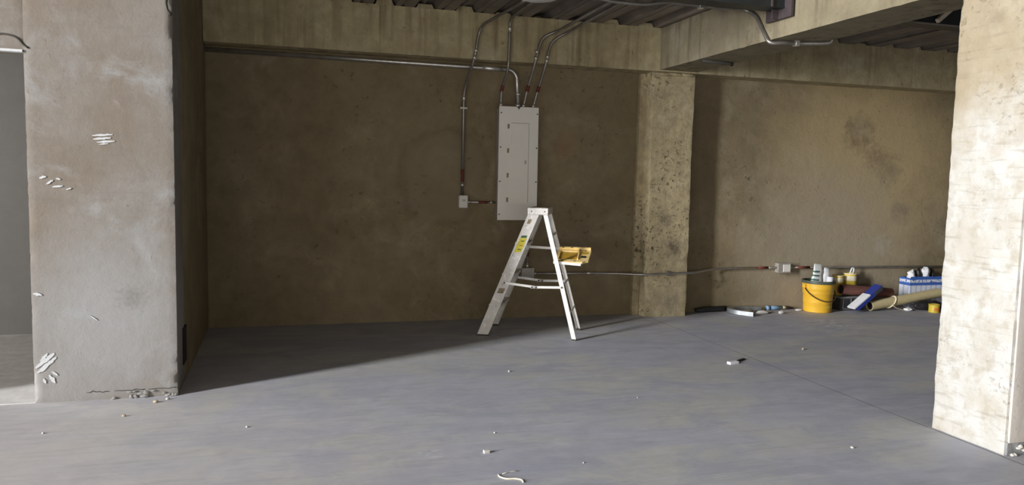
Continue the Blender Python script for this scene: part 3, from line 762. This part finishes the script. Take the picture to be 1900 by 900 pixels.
# folding pail shelf behind the rear legs
sh = bpy.data.objects.new('pail_shelf', None); COL.objects.link(sh); sh.parent = lad
tilt = math.atan2(.085, .32)
MX = Matrix.Translation((.615, .10, .665)) @ Matrix.Rotation(tilt, 4, 'X')
def shelf_part(name, mat, lo, hi, bevel=.003): return box(name, lo, hi, mat, sh, bevel, MX)
def tray():
    bm = bmesh.new()
    out = [(0, 0), (.235, 0), (.262, .030), (.285, .045), (.295, .27), (.285, .325), (0, .325)]
    inn = [(.022, .055), (.185, .055), (.185, .275), (.022, .275)]
    z0, z1 = -.008, .012
    def ringv(p, z): return [bm.verts.new(MX @ Vector((a, b, z))) for a, b in p]
    ob_, ot, it, ib = ringv(out, z0), ringv(out, z1), ringv(inn, z1), ringv(inn, -.004)
    n = len(out)
    for k in range(n): bm.faces.new((ob_[k], ob_[(k+1) % n], ot[(k+1) % n], ot[k]))
    bm.faces.new(ob_[::-1])
    for k in range(4): bm.faces.new((it[k], it[(k+1) % 4], ib[(k+1) % 4], ib[k]))
    # top annulus, stitched by hand
    for f in ((ot[0], ot[1], it[1], it[0]), (ot[1], ot[2], it[1]), (ot[2], ot[3], it[1]), (ot[3], ot[4], it[2], it[1]), (ot[4], ot[5], it[2]), (ot[5], ot[6], it[3], it[2]), (ot[6], ot[0], it[0], it[3])):
        bm.faces.new(f)
    return link('tray', finish(bm), 'shelf', sh)
tray()
shelf_part('tray_floor', 'shelf_in', (.023, .056, -.0045), (.184, .274, -.002), 0)
shelf_part('tray_rib', 'shelf', (.185, .05, .010), (.197, .30, .026)); shelf_part('tray_lip', 'shelf', (.0, .300, .010), (.29, .322, .034))
shelf_part('tool_slot_and_shade', 'hollow_shade', (.215, .10, .0105), (.262, .15, .0130), .001); shelf_part('tool_slot_and_shade', 'shelf_in', (.210, .19, .0105), (.272, .25, .0130), .001)
for (xx, yy) in ((.03, .30), (.11, .30), (.05, .02), (.16, .02), (.235, .285)):
    shelf_part('fixing_hole_shade', 'hollow_shade', (xx, yy-.008, .0105 if yy < .1 or xx > .2 else .0335), (xx+.018, yy+.008, .0125 if yy < .1 or xx > .2 else .0355), .001)  # dark plates painted as the shade inside the holes
for (yy, zz) in ((.085, .66), (.435, .755)):
    prism('shelf_arm', (on_rail(.74)+.02, yy, zz+.008) if yy > .3 else (rear_x(.66)-.03, yy, zz+.006), (.84, yy, zz-.006), (0, 1, 0), (0, 0, 1), [(-.003, -.011), (.003, -.011), (.003, .011), (-.003, .011)], 'alu_clean', sh)
# stickers on the near rail
def rail_patch(name, z0, z1, wdt, mat, off=0.0, thick=.002):
    a = Vector((on_rail(z0)+off, side(z0, NT_, NB)-thick, z0)); b = Vector((on_rail(z1)+off, side(z1, NT_, NB)-thick, z1))
    return prism(name, a, b, (1, 0, 0), (0, 1, 0), [(-wdt/2, 0), (wdt/2, 0), (wdt/2, thick), (-wdt/2, thick)], mat, lad)
st = rail_patch('warning_sticker', .745, .870, .062, 'sticker')
rail_patch('sticker_head', .872, .892, .05, 'green')
for zz, o_ in ((.765, .006), (.80, .008), (.84, .004)): rail_patch('sticker_print', zz, zz+.008, .03, 'green' if zz != .80 else 'orange', o_, .003)
rail_patch('rubbed_label', .38, .425, .055, 'brown_tag', .0, .001); rail_patch('worn_mark', .995, 1.035, .03, 'brown_tag', -.01, .001)

# ------------------------------------------------------------------ clutter by the right bay wall
# yellow bucket
bk = empty('bucket', 'yellow plastic bucket with a dark rim standing against the right bay wall', 'bucket', (5.655, 7.035, 0))
lathe('body', [(0, .004), (.14, 0), (.147, .006), (.150, .10), (.153, .105), (.153, .112), (.156, .20), (.160, .205), (.160, .213), (.162, .25), (.166, .255), (.166, .263), (.168, .325), (.160, .325), (.143, .02), (0, .016)], 'bucket', bk, 36)
lathe('rim', [(.166, .312), (.176, .314), (.178, .330), (.172, .345), (.160, .345), (.157, .325), (.160, .312)], 'rim', bk, 36)
hp = []
for k in range(17):
    a = math.pi*k/16
    ang = -math.pi*.5 + (k/16-.5)*math.pi*1.02
    hp.append((.178*math.cos(ang)*1.01, .178*math.sin(ang)*1.03, .285-.155*math.sin(a)**.8))
tube('handle', hp, .0055, 'bail', bk, 8)
for sx in (-1, 1): box('handle_ear', (sx*.178-.010, -.02, .265), (sx*.178+.010, .02, .305), 'bucket', bk, .004)
def curved_label():
    bm = bmesh.new(); r = .1505; top = []; bot = []
    for k in range(9):
        a = -math.pi/2-.05+k*.09
        for L, z in ((bot, .05), (top, .082)): L.append(bm.verts.new(((r+.001+(.002 if z > .06 else .0005))*math.cos(a), (r+.001+(.002 if z > .06 else .0005))*math.sin(a), z)))
    for k in range(8): bm.faces.new((bot[k], bot[k+1], top[k+1], top[k]))
    return link('paper_label', finish(bm), 'label', bk)
curved_label()
# bags in the bucket
def pouch(name, label, size, loc, rz, tilt_, mat, seed, pinch=.55, amp=.012):
    bm = bmesh.new(); nx, nz = 8, 12
    ring_n = 16; rings = []
    for j in range(nz+1):
        t = j/nz; k = 1-(1-pinch)*t**2.2; dk = (1-.85*t**1.5)
        ringv = []
        for i in range(ring_n):
            a = 2*math.pi*i/ring_n; ca, sa = math.cos(a), math.sin(a)
            px = math.copysign(abs(ca)**.6, ca)*size[0]/2*k; py = math.copysign(abs(sa)**.7, sa)*size[1]/2*max(dk, .12)
            p = Vector((px, py, size[2]*t)); q = p*14+Vector((seed*3, seed, 0))
            p += Vector((noise.noise(q), noise.noise(q+Vector((9, 0, 0))), noise.noise(q+Vector((0, 9, 0)))))*amp
            if j == 0: p.z = 0
            ringv.append(bm.verts.new(p))
        rings.append(ringv)
    for A, B in zip(rings, rings[1:]):
        for i in range(ring_n): bm.faces.new((A[i], A[(i+1) % ring_n], B[(i+1) % ring_n], B[i]))
    bm.faces.new(rings[0][::-1]); bm.faces.new(rings[-1])
    o = link(name, finish(bm, True), mat, None, loc); o.rotation_euler = (0, tilt_, rz)
    return tag(o, label, 'bag')
pouch('cement_bag', 'white bag printed with green bands standing in the yellow bucket', (.148, .085, .505), (5.614, 7.045, .016), .08, .07, 'bag_print', 1, .74, .012)
pouch('plastic_bag', 'plain white crumpled plastic bag standing in the yellow bucket', (.078, .080, .460), (5.746, 7.056, .016), -.1, .05, 'white_bag', 2, .92, .011)
t = empty('paint_roller', 'white fleece paint roller sleeve poking out of the yellow bucket', 'roller', (5.712, 6.962, .016))
tube('sleeve', [(.012, -.002, .135), (.030, -.003, .372)], .034, 'white_roll', t, 18)
tube('core', [(.0298, -.003, .366), (.0303, -.003, .378)], .014, 'crate', t, 12)
tube('handle', [(0, 0, 0), (.012, -.002, .14)], .012, 'crate', t, 10)

# crate, roll, pots
cr = empty('tool_crate', 'charcoal plastic crate behind the blue packet beside the bucket', 'crate', (6.09, 7.11, 0))
box('body', (-.155, -.105, 0), (.155, .115, .138), 'crate', cr, .012)
box('lid', (-.163, -.113, .135), (.163, .120, .156), 'crate_edge', cr, .006)
for xx in (-.125, -.02, .08): box('panel_rib', (xx, -.111, .015), (xx+.010, -.104, .135), 'crate_edge', cr, .002)
box('panel_rib', (-.125, -.111, .012), (.09, -.104, .022), 'crate_edge', cr, .002)
def hollow_tube(name, label, cat, p0, p1, r, mat, seed=0, wall=.008, wob=.0):
    p0, p1 = Vector(p0), Vector(p1); base = p0.copy()
    t_ = empty(name, label, cat, base)
    d = (p1-p0); dn = d.normalized(); up = Vector((0, 0, 1)); s_ = dn.cross(up).normalized(); u_ = s_.cross(dn)
    bm = bmesh.new(); n = 22; rings = []
    for rr, tt in ((r-wall, .05), (r-wall, 0), (r, 0), (r, .33), (r, .66), (r, 1), (r-wall, 1), (r-wall, .94)):
        rings.append([bm.verts.new(d*tt + (s_*math.cos(2*math.pi*k/n)+u_*math.sin(2*math.pi*k/n))*rr*(1+wob*noise.noise(Vector((k*.4, tt*3, seed))))) for k in range(n)])
    for A, B in zip(rings, rings[1:]):
        for k in range(n): bm.faces.new((A[k], A[(k+1) % n], B[(k+1) % n], B[k]))
    me = finish(bm, True); o = link('sleeve', me, mat, t_); me.set_sharp_from_angle(angle=math.radians(40))
    for tt in (.018, .95):
        b2 = bmesh.new(); bm_tube(b2, [d*tt, d*(tt+.01)], r-wall+.001, 18)
        link('hollow_shade_plug', finish(b2), 'hollow_shade', t_)  # solid dark disc painted as the shade inside the tube
    return t_, d
hollow_tube('carpet_roll', 'dark red roll lying across the charcoal crate with its hollow end open', 'roll', (5.945, 7.024, .2375), (6.62, 7.016, .1795), .056, 'red_carpet', 3, .010, .04)
def pot(label, loc, h, r, name='paint_pot'):
    p_ = empty(name, label, 'paint pot', loc)
    lathe('body', [(0, 0), (r*.86, 0), (r*.90, .006), (r*.97, h*.50), (r*.97, h), (r*.90, h), (r*.86, .01), (0, .008)], 'pot_yellow', p_, 26)
    lathe('white_band', [(r*.965, h*.66), (r*.99, h*.665), (r*.995, h*.88), (r*.97, h*.885)], 'cream', p_, 26)
    lathe('rim', [(r*.96, h*.955), (r*1.05, h*.96), (r*1.06, h*1.0), (r*.92, h*1.0)], 'cream', p_, 26)
    return p_
pot('smaller open paint pot with yellow and white bands on the crate', (6.01, 7.160, .155), .221, .062)
p2 = pot('larger paint pot with yellow and white bands holding a white brush handle', (6.175, 7.158, .155), .243, .07)
t = empty('brush_handle', 'white looped brush handle sticking out of the larger paint pot', 'brush', (6.14, 7.15, .33))
tube('handle', fillet([(0, 0, 0), (.045, 0, .125), (.075, .0, .125), (.065, 0, .06)], .02, 5), .0085, 'white_bag', t, 8)
# blue packet leaning
bp = empty('blue_packet', 'deep blue packet with a white edge leaning against the charcoal crate', 'packet', (6.02, 6.905, .0))
RX = Matrix.Translation((0, 0, 0)) @ Matrix.Rotation(-math.radians(36), 4, 'Y')
box('face', (.035, -.06, .003), (.43, .055, .058), 'blue', bp, .006, RX)
box('white_edge', (.0, -.062, .048), (.25, .050, .068), 'white_bag', bp, .004, RX)
box('black_print', (.30, -.064, .012), (.42, -.058, .05), 'crate', bp, .001, RX)
# cardboard tube
ct, d = hollow_tube('cardboard_tube', 'long tan cardboard tube tied with a white strap', 'tube', (6.245, 6.915, .060), (7.262, 6.985, .172), .053, 'card', 5, .006, .01)
dn = d.normalized(); s_ = dn.cross(Vector((0, 0, 1))).normalized(); u_ = s_.cross(dn)
sp = []
for k in range(25):
    a = 2*math.pi*k/24
    sp.append(d*(.30+.05*math.sin(a)) + (s_*math.cos(a)+u_*math.sin(a))*.056)
bm = bmesh.new(); bm_tube(bm, sp, .004, 8, False, [(-.009, -.0015), (.009, -.0015), (.009, .0015), (-.009, .0015)])
link('strap', finish(bm), 'cream', ct)
bm = bmesh.new(); bm_tube(bm, fillet([d*.26+s_*.055+u_*(-.01), d*.29+s_*.075+Vector((0, 0, -.05)), Vector((.43, -.05, -.052)), Vector((.50, -.055, -.054))], .05), .004, 8, True, [(-.012, -.002), (.012, -.002), (.012, .002), (-.012, .002)])
link('strap_tail', finish(bm), 'cream', ct)
# blue and white carton with papers
bx = empty('product_carton', 'open blue and white carton behind the cardboard tube', 'carton', (7.17, 7.14, 0))
bm = bmesh.new()
bm_box(bm, (-.24, -.075, 0), (.24, .085, .012)); bm_box(bm, (-.24, -.075, .012), (.24, -.067, .335)); bm_box(bm, (-.24, .077, .012), (.24, .085, .335))
bm_box(bm, (-.24, -.067, .012), (-.232, .077, .335)); bm_box(bm, (.232, -.067, .012), (.24, .077, .335))
link('body', finish(bm), 'blue_box', bx)
box('flap', (-.23, -.078, .332), (.23, -.070, .352), 'sky_blue', bx)
box('filling', (-.231, -.066, .013), (.231, .076, .30), 'crate', bx)
for i, (px, sx, h, lab) in enumerate(((-.155, .085, .13, 'smaller crumpled white paper poking out of the blue carton'), (.045, .105, .17, 'larger crumpled white paper poking out of the blue carton'))):
    o = lump('crumpled_paper', (sx, .09, h), 'white_bag', None, (7.17+px, 7.14, .298), .3*i, 80+i, .55, 3, True, 2.2); tag(o, lab, 'paper')
for i, (px, lab) in enumerate(((-.062, 'left black film scrap inside the blue carton'), (.152, 'right black film scrap inside the blue carton'))):
    o = lump('black_film', (.052, .075, .14), 'black', None, (7.17+px, 7.15, .298), .2, 90+i, .5, 3, True, 2); tag(o, lab, 'plastic film')
# black bag, scraps, tin
o = lump('rubbish_bag', (.40, .13, .115), 'black', None, (7.02, 6.87, 0), -.05, 12, .3, 4, True, 1.8); tag(o, 'crumpled black rubbish bag under the cardboard tube', 'bag')
o = lump('paper_scrap', (.12, .07, .04), 'white_bag', None, (6.74, 6.87, 0), .2, 15, .5, 3, True); tag(o, 'flat white paper scrap on the floor below the cardboard tube', 'paper')
o = lump('plastic_scrap', (.10, .09, .05), 'pale_green', None, (7.27, 6.78, .0), .2, 16, .3, 3, True); tag(o, 'pale green plastic piece beside the yellow tin', 'plastic piece')
tn = empty('paint_tin', 'small yellow tin with an orange label beside the limewashed column', 'tin', (6.955, 6.73, 0))
lathe('body', [(0, 0), (.056, 0), (.058, .004), (.055, .008), (.055, .080), (.059, .084), (.059, .090), (.050, .090), (.048, .084), (0, .083)], 'tin_yellow', tn, 26)
bm = bmesh.new(); q0 = []; q1 = []
for k in range(8):
    a = -math.pi*.5-.75+k*.15
    q0.append(bm.verts.new((.0562*math.cos(a), .0562*math.sin(a), .02))); q1.append(bm.verts.new((.0562*math.cos(a), .0562*math.sin(a), .06)))
for k in range(7): bm.faces.new((q0[k], q0[k+1], q1[k+1], q1[k]))
link('paper_label', finish(bm), 'orange', tn)

# things on the floor by the column
hz = tube('rubber_hose', fillet([(-.18, -.02, .030), (-.05, .01, .030), (.10, .015, .032), (.22, .035, .030)], .08), [.018, .024]+[.030]*14, 'black', None, 12, True, (4.40, 7.175, 0))
tag(hz, 'black rubber hose piece on the floor at the foot of the column', 'hose')
dc = empty('bent_metal_channel', 'bent sheet metal channel with a shade plate in its open end on the floor', 'metal channel', (4.70, 7.02, 0))
path = fillet([(.30, .12, .030), (.02, .155, .032), (-.115, .10, .034), (-.10, -.02, .030), (.03, -.165, .026)], .13, 8)
bm = bmesh.new(); bm_tube(bm, path, .02, 8, True, [(-.026, -.022), (.026, -.022), (.026, .022), (-.026, .022)])
link('channel', finish(bm), 'silver', dc)
e0, e1 = Vector(path[-2]), Vector(path[-1]); dd = (e1-e0).normalized()
bm = bmesh.new(); bm_tube(bm, [e1-dd*.002, e1+dd*.0015], .02, 8, True, [(-.021, -.017), (.021, -.017), (.021, .017), (-.021, .017)])
link('end_shade_plate', finish(bm), 'hollow_shade', dc)  # dark plate painted as the shade inside the channel end
o = lump('wood_scrap', (.20, .08, .045), 'wood', None, (4.78, 7.04, 0), .3, 21, .4, 2); tag(o, 'brown wood scrap inside the bend of the metal channel', 'wood')
o = lump('rubble_piece', (.13, .06, .045), 'debris', None, (4.93, 6.99, 0), -.3, 22, .4, 2); tag(o, 'pale rubble piece beside the metal channel', 'rubble')
o = lump('rubble_piece', (.08, .05, .04), 'debris', None, (5.14, 6.955, 0), .2, 23, .4, 2); tag(o, 'pale rubble piece between the blue sealant tube and the bucket', 'rubble')
o = lump('paper_scrap', (.10, .05, .02), 'white_bag', None, (5.47, 7.10, 0), .1, 24, .4, 2); tag(o, 'thin white paper scrap left of the yellow bucket', 'paper')
sg = empty('sealant_tube', 'light blue sealant tube with dark nozzle lying by the wall', 'tube', (5.10, 7.17, 0))
tube('barrel', [(.035, 0, .026), (.20, .006, .026)], .021, 'light_blue', sg, 16)
tube('end_cap', [(0, 0, .026), (.036, 0, .026)], .026, 'light_blue', sg, 16); tube('dark_ring', [(.036, .0, .026), (.046, .001, .026)], .0235, 'blue', sg, 16)
tube('collar', [(.20, .006, .026), (.255, .008, .024)], .016, 'cream', sg, 12)
tube('nozzle', [(.25, .008, .024), (.29, .010, .022), (.37, .014, .012)], [.018, .016, .006], 'black', sg, 12)
o = lump('plastic_sheet_scrap', (.14, .08, .022), 'debris', None, (5.02, 7.055, 0), .1, 25, .4, 3); tag(o, 'flat grey scrap between the metal channel and the sealant tube', 'scrap')

# litter on the open floor
o = box('plaster_chip', (-.045, -.02, 0), (.045, .02, .02), 'white_bag', None, .004); o.location = (3.34, 5.08, 0); o.rotation_euler.z = .2
tag(o, 'white plaster chip on the floor beside the black flake near the joint', 'chip')
o = lump('black_flake', (.17, .03, .018), 'black', None, (3.452, 5.15, 0), .55, 31, .3, 2); tag(o, 'curved black flake on the floor near the joint', 'flake')
o = box('plaster_chip', (-.016, -.011, 0), (.016, .011, .016), 'debris', None, .003); o.location = (1.0, 3.668, 0); o.rotation_euler.z = .1
tag(o, 'small square pale chip on the floor near the curled string', 'chip')
o = tube('string_curl', fillet([(-.03, .03, .004), (-.035, .0, .005), (-.01, -.035, .004), (.03, -.04, .005), (.06, -.06, .004), (.055, -.09, .004)], .03), .0035, 'cream', None, 8, True, (1.01, 3.345, 0))
tag(o, 'curled white string on the floor in the foreground', 'string')
o = tube('string_curl', fillet([(-.02, .0, .003), (.02, .018, .003), (.06, .020, .003)], .02), .003, 'debris', None, 8, True, (1.02, 3.375, 0))
tag(o, 'short thin thread beside the curled white string', 'string')
PEB = ['pale pebble right of the floor joint in the open bay', 'pale pebble on the lit floor in front of the ladder', 'pale speck on the floor left of the limewashed column',
       'brown pebble on the floor before the plaster pier', 'pale speck on the floor nearest the doorway', 'pale speck on the floor right of the plaster pier shadow',
       'brown pebble beside the front foot of the ladder', 'tiny speck on the floor right of the curled string', 'tiny speck on the floor beyond the square chip',
       'brown plaster crumb against the foot of the plaster pier', 'pale plaster crumb at the right corner of the plaster pier', 'tiny speck on the floor between ladder and joint']
for i, (x_, y_, s_) in enumerate(((4.218, 5.393, .028), (1.578, 5.207, .022), (2.908, 3.281, .018), (-.851, 4.703, .022), (-1.198, 4.484, .016), (-.178, 4.353, .016),
                                  (1.82, 6.37, .02), (1.43, 3.42, .012), (1.12, 3.95, .012), (-.72, 4.95, .03), (-.66, 5.0, .022), (2.2, 4.4, .01))):
    o = lump('pebble', (s_, s_*.7, s_*.7), 'debris' if i % 3 else 'wood', None, (x_, y_, 0), i, 40+i, .4, 2)
    tag(o, PEB[i], 'pebble', 'pebbles on the open floor')
